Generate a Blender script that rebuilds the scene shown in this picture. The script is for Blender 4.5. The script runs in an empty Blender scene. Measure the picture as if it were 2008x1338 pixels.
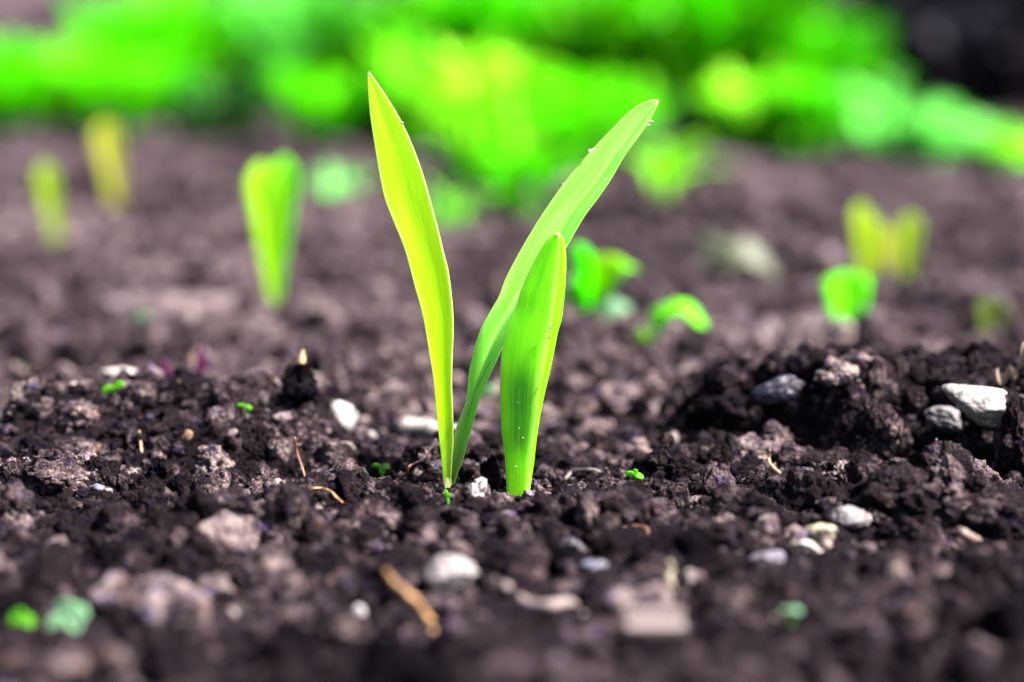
import bpy, math, random
import numpy as np

# ------------------------------------------------------------------ camera, world, sun, exposure
S = 0.01                      # everything below is written in centimetres and built in metres
FPX, CX, CY = 4183.0, 1004.0, 669.0      # focal length in px of the 2008 x 1338 photograph
CAM_H, HORIZON = 9.5, 100.0
PITCH = math.atan((CY - HORIZON) / FPX)
scene = bpy.context.scene
col = scene.collection

cam_data = bpy.data.cameras.new("camera")
cam = bpy.data.objects.new("camera", cam_data)
col.objects.link(cam)
cam_data.sensor_width = 36.0
cam_data.lens = FPX / 2008 * 36
cam.location = (0, 0, CAM_H * S)
cam.rotation_euler = (math.pi / 2 - PITCH, 0, 0)
cam_data.clip_start = 0.01
cam_data.clip_end = 500
cam_data.dof.use_dof = True
cam_data.dof.focus_distance = 0.451
cam_data.dof.aperture_fstop = 6.3
cam_data.dof.aperture_blades = 0
scene.camera = cam

SUN_EL, SUN_AZ = math.radians(50), math.radians(110)       # azimuth from +Y (away from the camera) towards +X
world = bpy.data.worlds.new("World")
scene.world = world
world.use_nodes = True
wn = world.node_tree
bg = wn.nodes["Background"]
sky = wn.nodes.new("ShaderNodeTexSky")
sky.sky_type = 'NISHITA'
sky.sun_disc = False
sky.sun_elevation = SUN_EL
sky.sun_rotation = SUN_AZ
sky.air_density = 1.0
sky.dust_density = 4.0
wn.links.new(sky.outputs[0], bg.inputs[0])
bg.inputs[1].default_value = 0.05

sd = bpy.data.lights.new("sun", 'SUN')
sd.energy = 5.0
sd.angle = math.radians(7)
sd.color = (1.0, 0.95, 0.88)
sun = bpy.data.objects.new("sun", sd)
col.objects.link(sun)
sun.rotation_euler = (-(math.pi / 2 - SUN_EL), 0, -SUN_AZ)
# a lamp shines along its local -Z; this turn puts it behind the plants, a little to the side

scene.view_settings.view_transform = 'Standard'
scene.view_settings.look = 'None'
scene.view_settings.exposure = 2.32
scene.view_settings.gamma = 1.0
scene.cycles.max_bounces = 8
scene.cycles.transparent_max_bounces = 8
scene.cycles.use_denoising = True

# ------------------------------------------------------------------ noise
rs = np.random.RandomState(7)
PERM = rs.permutation(256); PERM = np.concatenate([PERM, PERM, PERM])
GRAD = rs.normal(size=(256, 3)); GRAD /= np.linalg.norm(GRAD, axis=1)[:, None]; GRAD = GRAD.astype(np.float32)

def perlin(p):
    p = np.asarray(p, np.float32)
    i = np.floor(p).astype(np.int64); f = p - i
    u = f * f * f * (f * (f * 6 - 15) + 10)
    i &= 255
    out = 0
    for dx in (0, 1):
        wx = u[:, 0] if dx else 1 - u[:, 0]
        for dy in (0, 1):
            wy = u[:, 1] if dy else 1 - u[:, 1]
            for dz in (0, 1):
                wz = u[:, 2] if dz else 1 - u[:, 2]
                h = PERM[PERM[PERM[(i[:, 0] + dx) & 255] + ((i[:, 1] + dy) & 255)] + ((i[:, 2] + dz) & 255)]
                g = GRAD[h]
                d = g[:, 0] * (f[:, 0] - dx) + g[:, 1] * (f[:, 1] - dy) + g[:, 2] * (f[:, 2] - dz)
                out = out + wx * wy * wz * d
    return out * 1.5

def fbm(p, oc=4, gain=.5, ridged=False):
    p = np.asarray(p, np.float32); a = 1.0; s = 0
    for k in range(oc):
        n = perlin(p + 17.3 * k)
        s = s + a * ((0.5 - np.abs(n)) if ridged else n)
        p = p * 2.03; a *= gain
    return s

def g2(x, y, sx, sy):
    return np.exp(-(x / sx) ** 2 - (y / sy) ** 2)

def sstep(a, b, x):
    t = np.clip((x - a) / (b - a), 0, 1)
    return t * t * (3 - 2 * t)

def terrain(x, y, detail=True):
    """height of the soil in cm at x, y (cm)"""
    x = np.atleast_1d(np.asarray(x, np.float64)); y = np.atleast_1d(np.asarray(y, np.float64))
    z = 0.0
    # mound beside the twin-leaf sprout
    z = z + 1.45 * sstep(45.8, 49.8, y) * (1 - sstep(50.2, 54, y)) * (1 - sstep(3.2, 4.6, np.abs(x + 8.1)))
    # tall mound with steep face
    edge = 47.2 + .5 * np.sin(x * 2.1 + .4) + .35 * np.sin(x * 4.7) - .7 * sstep(9.2, 11.2, x) + 1.9 * (1 - sstep(5.2, 7.2, x))
    z = z + (1.75 - .30 * sstep(7.6, 9.4, x)) * sstep(edge, edge + 1.9, y) * (1 - sstep(51.5, 55.5, y)) * sstep(3.7, 5.6, x)
    z = z + .8 * g2(x - 5.2, y - 57, 1.6, 2.0)
    # hump in front at the side
    z = z + .75 * g2(x - 9.2, y - 42, 2.2, 1.6) + .4 * g2(x - 6, y - 34.5, 2.5, 1.5)
    z = z + .35 * g2(x + 9.5, y - 44.5, 3.5, 1.6)
    # hollow behind the sprouts and furrows further off
    z = z - .45 * g2(x - .5, y - 52, 3.0, 3.0)
    z = z - 1.2 * g2(x + 13.0, y - 71, 4, 3) - .8 * g2(x - 9, y - 78, 6, 5) - .7 * g2(x + 11, y - 62, 3, 1.5)
    far = np.clip((y - 58) / 120, 0, 1)
    P = np.stack([x, y, 0 * x], 1)
    z = z + (.35 + 1.0 * far) * fbm(P / 9.0, 2)
    z = z + .30 * fbm(P / 2.6 + 5, 2)
    z = z * (1 - .9 * g2(x - .0, y - 45.2, 2.0, 1.3)) - .12 * g2(x, y - 44.6, 2.2, 1.5)
    # garden bank at the back
    z = z + 75 * sstep(430, 800, y)
    if detail:
        near = (np.abs(y - 50) < 45) & (np.abs(x) < 30)
        q = P[near]
        dz = .16 * fbm(q / .9 + 9, 2, ridged=True) + .10 * fbm(q / .33 + 3, 3, ridged=True)
        z[near] += dz * 1.7
        q = P[~near]
        z[~near] += .5 * fbm(q / 3.1 + 3, 2, ridged=True)
    return z

def H(x, y):
    return float(terrain(x, y, False)[0])

cp, sp = math.cos(PITCH), math.sin(PITCH)
def ray(px, py):
    a = (px - CX) / FPX; b = -(py - CY) / FPX
    return np.array([a, cp + b * sp, -sp + b * cp])           # scaled so that depth along the axis is 1
def at(px, py, d):
    """point on the ray through a photograph pixel at horizontal distance d"""
    r = ray(px, py); k = d / r[1]
    return np.array([r[0] * k, d, CAM_H + r[2] * k])
def ground(px, py):
    """where that ray meets the soil"""
    r = ray(px, py)
    prev = 26.0
    ys = np.concatenate([np.arange(26, 90, .1), np.arange(90, 420, 1.0)])
    xs = r[0] / r[1] * ys; zs = CAM_H + r[2] / r[1] * ys
    hit = np.nonzero(terrain(xs, ys, False) + .1 > zs)[0]
    d = ys[hit[0]] if len(hit) else 300
    return np.array([r[0] / r[1] * d, d, CAM_H + r[2] / r[1] * d])

# ------------------------------------------------------------------ materials
def new_mat(name):
    m = bpy.data.materials.new(name); m.use_nodes = True
    nt = m.node_tree; nt.nodes.clear()
    out = nt.nodes.new("ShaderNodeOutputMaterial")
    return m, nt, out
def N(nt, t, **kw):
    n = nt.nodes.new(t)
    for k, v in kw.items():
        if k.startswith("i_"):
            key = k[2:]; key = int(key) if key.isdigit() else key.replace("_", " ")
            n.inputs[key].default_value = v
        else: setattr(n, k, v)
    return n
def ramp(nt, stops):
    r = nt.nodes.new("ShaderNodeValToRGB")
    e = r.color_ramp.elements
    while len(e) < len(stops): e.new(0.5)
    for i, (p, c) in enumerate(stops):
        e[i].position = p; e[i].color = (*c, 1)
    return r

def soil_material():
    m, nt, out = new_mat("soil")
    L = nt.links.new
    tc = N(nt, "ShaderNodeTexCoord")
    at_ = N(nt, "ShaderNodeAttribute", attribute_name="tint")
    n1 = N(nt, "ShaderNodeTexNoise", i_Scale=180.0, i_Detail=6.0, i_Roughness=.65)
    L(tc.outputs['Object'], n1.inputs['Vector'])
    n2 = N(nt, "ShaderNodeTexNoise", i_Scale=1400.0, i_Detail=5.0, i_Roughness=.7)
    L(tc.outputs['Object'], n2.inputs['Vector'])
    a = N(nt, "ShaderNodeMath", operation='MULTIPLY_ADD', i_1=.80, i_2=-.245); L(n1.outputs['Fac'], a.inputs[0])
    b = N(nt, "ShaderNodeMath", operation='MULTIPLY_ADD', i_1=.55); L(n2.outputs['Fac'], b.inputs[0]); L(a.outputs[0], b.inputs[2])
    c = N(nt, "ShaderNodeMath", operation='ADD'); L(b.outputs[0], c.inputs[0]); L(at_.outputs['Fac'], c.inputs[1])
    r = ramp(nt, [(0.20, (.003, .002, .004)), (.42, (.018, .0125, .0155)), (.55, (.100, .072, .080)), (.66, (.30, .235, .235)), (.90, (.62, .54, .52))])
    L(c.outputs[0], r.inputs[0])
    # faint blue and rusty grains in the earth
    n3 = N(nt, "ShaderNodeTexNoise", i_Scale=330.0, i_Detail=2.0)
    L(tc.outputs['Object'], n3.inputs['Vector'])
    r3 = ramp(nt, [(.30, (.62, .60, 1.25)), (.42, (1, 1, 1)), (.60, (1, 1, 1)), (.74, (1.25, 1.0, .80))])
    L(n3.outputs['Fac'], r3.inputs[0])
    mx = N(nt, "ShaderNodeMix", data_type='RGBA', blend_type='MULTIPLY'); mx.inputs[0].default_value = 1
    L(r.outputs[0], mx.inputs[6]); L(r3.outputs[0], mx.inputs[7])
    p = N(nt, "ShaderNodeBsdfPrincipled", i_Roughness=.95)
    p.inputs['Specular IOR Level'].default_value = .03
    L(mx.outputs[2], p.inputs['Base Color'])
    bn = N(nt, "ShaderNodeTexNoise", i_Scale=900.0, i_Detail=6.0, i_Roughness=.75)
    L(tc.outputs['Object'], bn.inputs['Vector'])
    vo = N(nt, "ShaderNodeTexVoronoi", i_Scale=1300.0); L(tc.outputs['Object'], vo.inputs['Vector'])
    ad = N(nt, "ShaderNodeMath", operation='MULTIPLY_ADD', i_1=-.35); L(vo.outputs['Distance'], ad.inputs[0]); L(bn.outputs['Fac'], ad.inputs[2])
    bp = N(nt, "ShaderNodeBump", i_Strength=1.0, i_Distance=.0018)
    L(ad.outputs[0], bp.inputs['Height']); L(bp.outputs[0], p.inputs['Normal'])
    L(p.outputs[0], out.inputs[0])
    return m
SOIL = soil_material()

def stone_mat(name, c1, c2, scale=300, rough=.75, bump=.0004):
    m, nt, out = new_mat(name); L = nt.links.new
    tc = N(nt, "ShaderNodeTexCoord")
    n1 = N(nt, "ShaderNodeTexNoise", i_Scale=float(scale), i_Detail=7.0, i_Roughness=.7); L(tc.outputs['Object'], n1.inputs['Vector'])
    r = ramp(nt, [(.34, c1), (.62, c2)]); L(n1.outputs['Fac'], r.inputs[0])
    # soil dust sticking in spots
    n2 = N(nt, "ShaderNodeTexNoise", i_Scale=520.0, i_Detail=5.0, i_Roughness=.7); L(tc.outputs['Object'], n2.inputs['Vector'])
    f = ramp(nt, [(.44, (0, 0, 0)), (.64, (1, 1, 1))]); L(n2.outputs['Fac'], f.inputs[0])
    mx = N(nt, "ShaderNodeMix", data_type='RGBA'); mx.inputs[7].default_value = (.07, .052, .05, 1)
    L(f.outputs[0], mx.inputs[0]); L(r.outputs[0], mx.inputs[6])
    p = N(nt, "ShaderNodeBsdfPrincipled", i_Roughness=rough); L(mx.outputs[2], p.inputs['Base Color'])
    bp = N(nt, "ShaderNodeBump", i_Strength=.9, i_Distance=bump); L(n1.outputs['Fac'], bp.inputs['Height']); L(bp.outputs[0], p.inputs['Normal'])
    L(p.outputs[0], out.inputs[0])
    return m

def leaf_mat(name, c1, c2, trans=.5, edge=None, gloss=.35, stripe=60.0, tip=None, base=None, patch=False, rough=.38):
    """translucent blade: c1/c2 streaked along the veins; UV.x runs across, UV.y along"""
    m, nt, out = new_mat(name); L = nt.links.new
    uv = N(nt, "ShaderNodeUVMap", uv_map="UVMap")
    mp = N(nt, "ShaderNodeMapping"); mp.inputs['Scale'].default_value = (stripe, 1.6, 1)
    L(uv.outputs[0], mp.inputs[0])
    n1 = N(nt, "ShaderNodeTexNoise", i_Scale=1.0, i_Detail=4.0, i_Roughness=.65); L(mp.outputs[0], n1.inputs['Vector'])
    mp2 = N(nt, "ShaderNodeMapping"); mp2.inputs['Scale'].default_value = (4, 3.5, 1); L(uv.outputs[0], mp2.inputs[0])
    n2 = N(nt, "ShaderNodeTexNoise", i_Scale=1.0, i_Detail=2.0); L(mp2.outputs[0], n2.inputs['Vector'])
    av = N(nt, "ShaderNodeMath", operation='MULTIPLY_ADD', i_1=.55); L(n1.outputs['Fac'], av.inputs[0])
    b2 = N(nt, "ShaderNodeMath", operation='MULTIPLY', i_1=.45); L(n2.outputs['Fac'], b2.inputs[0]); L(b2.outputs[0], av.inputs[2])
    r = ramp(nt, [(.38, c1), (.59, c2)]); L(av.outputs[0], r.inputs[0])
    colr = r.outputs[0]
    def mixin(fac, c):
        nonlocal colr
        mx = N(nt, "ShaderNodeMix", data_type='RGBA'); mx.inputs[7].default_value = (*c, 1)
        L(fac, mx.inputs[0]); L(colr, mx.inputs[6]); colr = mx.outputs[2]
    sx = N(nt, "ShaderNodeSeparateXYZ"); L(uv.outputs[0], sx.inputs[0])
    if base is not None:
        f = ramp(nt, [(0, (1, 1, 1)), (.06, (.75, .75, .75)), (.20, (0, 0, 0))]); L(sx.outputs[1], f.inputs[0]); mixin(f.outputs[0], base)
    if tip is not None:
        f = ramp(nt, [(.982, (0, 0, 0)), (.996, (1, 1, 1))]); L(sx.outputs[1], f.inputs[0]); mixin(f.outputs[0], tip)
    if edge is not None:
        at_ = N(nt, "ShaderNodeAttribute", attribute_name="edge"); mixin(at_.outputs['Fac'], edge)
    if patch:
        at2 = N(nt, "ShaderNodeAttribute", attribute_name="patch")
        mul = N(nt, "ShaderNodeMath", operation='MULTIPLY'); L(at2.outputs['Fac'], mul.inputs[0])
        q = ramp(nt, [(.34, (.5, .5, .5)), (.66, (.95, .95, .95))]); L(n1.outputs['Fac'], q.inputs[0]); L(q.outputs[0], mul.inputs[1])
        mixin(mul.outputs[0], (.010, .14, .010))  # shade coming through the blade, painted in as darker green
    p = N(nt, "ShaderNodeBsdfPrincipled", i_Roughness=rough); p.inputs['Specular IOR Level'].default_value = gloss
    L(colr, p.inputs['Base Color'])
    t = N(nt, "ShaderNodeBsdfTranslucent"); L(colr, t.inputs[0])
    bp = N(nt, "ShaderNodeBump", i_Strength=.5, i_Distance=.0003); L(n1.outputs['Fac'], bp.inputs['Height'])
    L(bp.outputs[0], p.inputs['Normal'])
    ms = N(nt, "ShaderNodeMixShader"); ms.inputs[0].default_value = trans
    L(p.outputs[0], ms.inputs[1]); L(t.outputs[0], ms.inputs[2]); L(ms.outputs[0], out.inputs[0])
    return m

def fibre_mat(name, c1, c2, rough=.6, scale=500):
    return stone_mat(name, c1, c2, scale, rough, .0002)

# ------------------------------------------------------------------ mesh helpers
def mesh_obj(name, V, F, mats, parent=None, smooth=True, attrs=None, uv=None):
    """V in cm; F list of polygons or an (n,3)/(n,4) int array"""
    me = bpy.data.meshes.new(name)
    V = np.asarray(V, np.float64) * S
    if isinstance(F, np.ndarray):
        n, k = F.shape
        me.vertices.add(len(V)); me.vertices.foreach_set("co", V.astype(np.float32).ravel())
        me.loops.add(n * k); me.loops.foreach_set("vertex_index", F.astype(np.int32).ravel())
        me.polygons.add(n)
        me.polygons.foreach_set("loop_start", np.arange(0, n * k, k, dtype=np.int32))
        me.update(calc_edges=True)
    else:
        me.from_pydata([tuple(v) for v in V], [], [list(f) for f in F]); me.update()
    if smooth: me.polygons.foreach_set("use_smooth", np.ones(len(me.polygons), bool))
    else: me.polygons.foreach_set("use_smooth", np.zeros(len(me.polygons), bool))
    for k, v in (attrs or {}).items():
        a = me.attributes.new(k, 'FLOAT', 'POINT'); a.data.foreach_set("value", np.asarray(v, np.float32))
    if uv is not None:
        u = me.uv_layers.new(name="UVMap")
        li = np.zeros(len(me.loops), np.int32); me.loops.foreach_get("vertex_index", li)
        u.data.foreach_set("uv", np.asarray(uv, np.float32)[li].ravel())
    me.materials.append(mats)
    o = bpy.data.objects.new(name, me); col.objects.link(o)
    if parent is not None: o.parent = parent
    return o
def tag(o, label, cat, group=None, kind=None):
    if label: o["label"] = label
    if cat: o["category"] = cat
    if group: o["group"] = group
    if kind: o["kind"] = kind
    return o
def empty(name, p, label, cat, group=None):
    o = bpy.data.objects.new(name, None); col.objects.link(o)
    o.location = tuple(np.asarray(p) * S); o.empty_display_size = .005
    return tag(o, label, cat, group)

def ico(sub):
    t = (1 + 5 ** .5) / 2
    v = [(-1, t, 0), (1, t, 0), (-1, -t, 0), (1, -t, 0), (0, -1, t), (0, 1, t), (0, -1, -t), (0, 1, -t), (t, 0, -1), (t, 0, 1), (-t, 0, -1), (-t, 0, 1)]
    f = [(0, 11, 5), (0, 5, 1), (0, 1, 7), (0, 7, 10), (0, 10, 11), (1, 5, 9), (5, 11, 4), (11, 10, 2), (10, 7, 6), (7, 1, 8), (3, 9, 4), (3, 4, 2), (3, 2, 6), (3, 6, 8), (3, 8, 9), (4, 9, 5), (2, 4, 11), (6, 2, 10), (8, 6, 7), (9, 8, 1)]
    v = [np.array(a, float) / np.linalg.norm(a) for a in v]
    for _ in range(sub):
        cache = {}; nf = []
        def mid(a, b):
            k = (min(a, b), max(a, b))
            if k not in cache:
                m = v[a] + v[b]; v.append(m / np.linalg.norm(m)); cache[k] = len(v) - 1
            return cache[k]
        for a, b, c in f:
            x, y, z = mid(a, b), mid(b, c), mid(c, a)
            nf += [(a, x, z), (b, y, x), (c, z, y), (x, y, z)]
        f = nf
    return np.array(v), np.array(f, np.int32)
ICO = {k: ico(k) for k in (1, 2, 3, 4, 5)}

def f1(P, pts):
    d = np.full(len(P), 9.0); d2 = d.copy()
    for q in pts:
        e = np.sum((P - q) ** 2, 1)
        d2 = np.minimum(d2, np.maximum(d, e)); d = np.minimum(d, e)
    return np.sqrt(d), np.sqrt(d2)

def clod_shape(seed, sub, crumb=1.0):
    """aggregate of crumbs: lumpy, cracked, pitted"""
    V, F = ICO[sub]; r = np.random.RandomState(seed)
    def pts(n):
        p = r.normal(size=(n, 3)); return p / np.linalg.norm(p, axis=1)[:, None] * r.uniform(.75, 1.1, (n, 1))
    off = r.uniform(0, 100, 3)
    rad = 1 + .55 * perlin(V * 1.1 + off) + .22 * np.abs(perlin(V * 2.3 + off))
    a, a2 = f1(V, pts(16)); rad += crumb * .30 * (.42 - a) + .10 * np.clip(a2 - a, 0, .25)
    if sub >= 3:
        b, b2 = f1(V, pts(60)); rad += crumb * (.30 * (.22 - b) + .34 * np.clip(b2 - b, 0, .14))
        rad += .16 * perlin(V * 3.5 + off) + .13 * (.3 - np.abs(perlin(V * 7 + off)))
    if sub >= 4:
        b, b2 = f1(V, pts(220)); rad += crumb * (.22 * (.11 - b) + .25 * np.clip(b2 - b, 0, .06))
        rad += .05 * perlin(V * 11 + off)
    if sub >= 5:
        rad += .035 * perlin(V * 22 + off) 
    return V * rad[:, None], F

def stone_shape(seed, sub, n=11, soft=.04, rough=.034):
    soft *= .6; n = max(7, int(n * .85))
    V, F = ICO[sub]; r = np.random.RandomState(seed)
    nn = r.normal(size=(n, 3)); nn /= np.linalg.norm(nn, axis=1)[:, None]
    dd = r.uniform(.62, .95, n)
    k = V @ nn.T
    q = np.where(k > .05, dd / np.maximum(k, .05), 9)
    q = np.concatenate([q, np.full((len(V), 1), 1.15)], 1)
    rad = -soft * np.log(np.sum(np.exp(-q / soft), 1))
    rad += rough * 2.6 * perlin(V * 3 + seed) + rough * 1.4 * perlin(V * 9 + seed) + rough * .8 * perlin(V * 19 + seed)
    return V * rad[:, None], F

def rot(ax, ay, az):
    ca, sa, cb, sb, cc, sc = math.cos(ax), math.sin(ax), math.cos(ay), math.sin(ay), math.cos(az), math.sin(az)
    X = np.array([[1, 0, 0], [0, ca, -sa], [0, sa, ca]]); Y = np.array([[cb, 0, sb], [0, 1, 0], [-sb, 0, cb]]); Z = np.array([[cc, -sc, 0], [sc, cc, 0], [0, 0, 1]])
    return Z @ Y @ X

EXCL = []      # (x, y, r, biggest crumb radius allowed)
def keep(p, r, big=.10):
    EXCL.append((p[0], p[1], r, big))
    EXCL.append((p[0] * .985, p[1] - .9 * r - .3, r * .8, big + .06))

def lump(name, label, cat, px, py, w, h, mat, shape, dep=None, tilt=0, yaw=0, sink=.2, group=None, attrs=None, smooth=True, d=None, lean=0, lift=.06):
    """px,py: photograph pixel of the middle; w,h in px there. rests on the soil"""
    b = ground(px, py + h / 2 * (1 - 2 * sink)) if d is None else at(px, py + h / 2, d)
    if d is None: b = at(px, py + h / 2 * (1 - 2 * sink), b[1] - lift)
    k = b[1] / FPX
    V, F = shape
    V = V - (V.max(0) + V.min(0)) / 2
    V = V / ((V.max(0) - V.min(0)) / 2)
    W, Hh = w * k / 2, h * k / 2
    V = V * np.array([W, dep * k / 2 if dep else (W + Hh) / 2, Hh])
    V = V @ rot(lean, math.radians(tilt), math.radians(yaw)).T
    c = b + np.array([0, 0, Hh * (1 - 2 * sink)])
    a = dict(attrs or {})
    if 'tint' in a: a['tint'] = np.full(len(V), a['tint'])
    o = mesh_obj(name, V, F, mat, attrs=a, smooth=smooth)
    o.location = tuple(c * S)
    tag(o, label, cat, group)
    keep(b, max(W, .15) * .95)
    return o

def tube(pts, rad, seg=7, sub=5, wob=0, seed=0):
    """tapered tube through pts (catmull-rom)"""
    P = np.asarray(pts, float); n = len(P)
    rad = np.interp(np.linspace(0, 1, n), np.linspace(0, 1, len(rad)), rad)
    Q, R = [], []
    E = np.vstack([2 * P[0] - P[1], P, 2 * P[-1] - P[-2]])
    for i in range(n - 1):
        p0, p1, p2, p3 = E[i:i + 4]
        for s in range(sub):
            t = s / sub
            Q.append(.5 * (2 * p1 + (p2 - p0) * t + (2 * p0 - 5 * p1 + 4 * p2 - p3) * t * t + (3 * p1 - p0 - 3 * p2 + p3) * t ** 3)); R.append(rad[i] * (1 - t) + rad[i + 1] * t)
    Q.append(P[-1]); R.append(rad[-1]); Q = np.array(Q); R = np.array(R)
    if wob:
        r = np.random.RandomState(seed); R = R * (1 + wob * r.uniform(-1, 1, len(R))); Q = Q + r.normal(0, wob * R.mean() * .4, Q.shape)
    T = np.gradient(Q, axis=0); T /= np.linalg.norm(T, axis=1)[:, None] + 1e-9
    up = np.array([0, 1, .13]); A = np.cross(T, up); A /= np.linalg.norm(A, axis=1)[:, None] + 1e-9; B = np.cross(T, A)
    V, F = [], []
    for i in range(len(Q)):
        for j in range(seg):
            a = 2 * math.pi * j / seg
            V.append(Q[i] + R[i] * (math.cos(a) * A[i] + math.sin(a) * B[i]))
    for i in range(len(Q) - 1):
        for j in range(seg):
            k = (j + 1) % seg
            F.append((i * seg + j, i * seg + k, (i + 1) * seg + k, (i + 1) * seg + j))
    F.append(tuple(range(seg))[::-1]); F.append(tuple((len(Q) - 1) * seg + j for j in range(seg)))
    return V, F
def join(parts):
    V, F = [], []
    for v, f in parts:
        b = len(V); V += list(v); F += [tuple(i + b for i in q) for q in f]
    return V, F

# ------------------------------------------------------------------ blades
def resample(pts, n):
    P = np.asarray(pts, float)
    E = np.vstack([2 * P[0] - P[1], P, 2 * P[-1] - P[-2]]); Q = []
    for i in range(len(P) - 1):
        p0, p1, p2, p3 = E[i:i + 4]
        for t in np.linspace(0, 1, 8, endpoint=False):
            Q.append(.5 * (2 * p1 + (p2 - p0) * t + (2 * p0 - 5 * p1 + 4 * p2 - p3) * t * t + (3 * p1 - p0 - 3 * p2 + p3) * t ** 3))
    Q.append(P[-1]); Q = np.array(Q)
    s = np.concatenate([[0], np.cumsum(np.linalg.norm(np.diff(Q, axis=0), axis=1))]); s /= s[-1]
    t = np.linspace(0, 1, n)
    return np.stack([np.interp(t, s, Q[:, 0]), np.interp(t, s, Q[:, 1])], 1)

def thick_grid(G, th, U, Tt, extra=None):
    """G (rows, cols, 3) sheet -> closed blade of thickness th, thin at its rims"""
    n, m = G.shape[:2]
    du = np.gradient(G, axis=1); dv = np.gradient(G, axis=0)
    nn = np.cross(du, dv); nn /= np.linalg.norm(nn, axis=2)[:, :, None] + 1e-9
    prof = th * (.25 + .75 * np.sqrt(np.clip(1 - U[None, :] ** 2, 0, 1)))[:, :, None] * np.ones((n, 1, 1))
    A = (G + nn * prof / 2).reshape(-1, 3); B = (G - nn * prof / 2).reshape(-1, 3)
    V = np.vstack([A, B]); o = n * m; F = []
    for i in range(n - 1):
        for j in range(m - 1):
            a = i * m + j; b = a + 1; c = a + m + 1; d = a + m
            F.append((a, b, c, d)); F.append((o + d, o + c, o + b, o + a))
    for i in range(n - 1):
        a = i * m; d = a + m; F.append((a, d, o + d, o + a))
        a = i * m + m - 1; d = a + m; F.append((d, a, o + a, o + d))
    for j in range(m - 1):
        F.append((j + 1, j, o + j, o + j + 1)); a = (n - 1) * m + j; F.append((a, a + 1, o + a + 1, o + a))
    uu = np.tile((U * .5 + .5)[None, :], (n, 1)).ravel(); tt = np.tile(Tt[:, None], (1, m)).ravel()
    uv = np.stack([np.tile(uu, 2), np.tile(tt, 2)], 1)
    return V, F, uv

def traced_blade(name, parent, mat, Lp, Cp, Rp, dist, lean, fold, rows=64, edge_w=.14, th=.045, cols=8, creaseline=0.0, patch=None, curl=0.6):
    """blade lying at distance dist (cm) whose outline follows the photographed leaf; base first, tip last.
    lean: distance added from base to tip; fold(t): how far the crease stands nearer than the margins"""
    L_, C_, R_ = resample(Lp, rows), resample(Cp, rows), resample(Rp, rows)
    U = np.concatenate([-np.cos(np.linspace(0, math.pi / 2, cols + 1))[:-1], [0], np.sin(np.linspace(0, math.pi / 2, cols + 1))[1:]])
    T = np.linspace(0, 1, rows); G = np.zeros((rows, len(U), 3))
    for i in range(rows):
        for j, u in enumerate(U):
            q = C_[i] * (1 - abs(u)) + (L_[i] if u < 0 else R_[i]) * abs(u)
            d = dist + lean(T[i]) + fold(T[i]) * (abs(u) ** (1 + curl))
            G[i, j] = at(q[0], q[1], d)
    V, F, uv = thick_grid(G, th, U, T)
    e = np.clip((np.abs(uv[:, 0] * 2 - 1) - (1 - edge_w)) / edge_w, 0, 1) ** 1.2
    e = np.maximum(e, creaseline * np.exp(-((uv[:, 0] * 2 - 1) / .07) ** 2))
    at_ = {"edge": e}
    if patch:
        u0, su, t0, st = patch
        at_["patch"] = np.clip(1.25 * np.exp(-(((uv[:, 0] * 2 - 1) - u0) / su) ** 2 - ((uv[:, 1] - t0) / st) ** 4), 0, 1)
    b = at(*C_[0], dist + lean(0))
    o = mesh_obj(name, V - (np.array(parent.location) / S if parent else 0), F, mat, parent, attrs=at_, uv=uv)
    return o

def blade_mesh(length, width, lean=(0, 0), bend=.3, fold=.35, rows=10, cols=3, th=.03, tipp=.75, az=0.0, base_w=.3, curl=0.0, wedge=False):
    """a free-standing blade: rises from the origin, leans over towards az"""
    U = np.linspace(-1, 1, 2 * cols + 1); T = np.linspace(0, 1, rows)
    ca, sa = math.cos(az), math.sin(az)
    G = np.zeros((rows, len(U), 3)); x = z = 0.0; px_ = 0
    for i, t in enumerate(T):
        ang = lean[0] + bend * t + curl * t * t
        if i: x += math.sin(ang) * length / (rows - 1); z += math.cos(ang) * length / (rows - 1)
        w = width / 2 * (base_w + (1 - base_w) * math.sin(math.pi * min(1, t / tipp) / 2)) * (math.sqrt(max(0, 1 - ((t - tipp) / (1 - tipp)) ** 2)) if t > tipp else 1)
        if wedge: w = width / 2 * (base_w + (1 - base_w) * min(1, t / tipp) ** 1.15) * (max(0, 1 - ((t - tipp) / (1 - tipp)) ** 2) ** .5 if t > tipp else 1)
        w = max(w, .02 * width)
        for j, u in enumerate(U):
            sx = fold * w * (abs(u) ** 1.5)
            nx, nz = math.cos(ang), -math.sin(ang)
            lx, lz, ly = x - nx * sx, z - nz * sx, w * u
            G[i, j] = (ca * lx - sa * ly, sa * lx + ca * ly, lz)
    return thick_grid(G, th, U, T)

def merge_blades(bl):
    V, F, UV = [], [], []; b = 0
    for v, f, uv in bl:
        V.append(v); F += [tuple(i + b for i in q) for q in f]; UV.append(uv); b += len(v)
    return np.vstack(V), F, np.vstack(UV)

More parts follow.
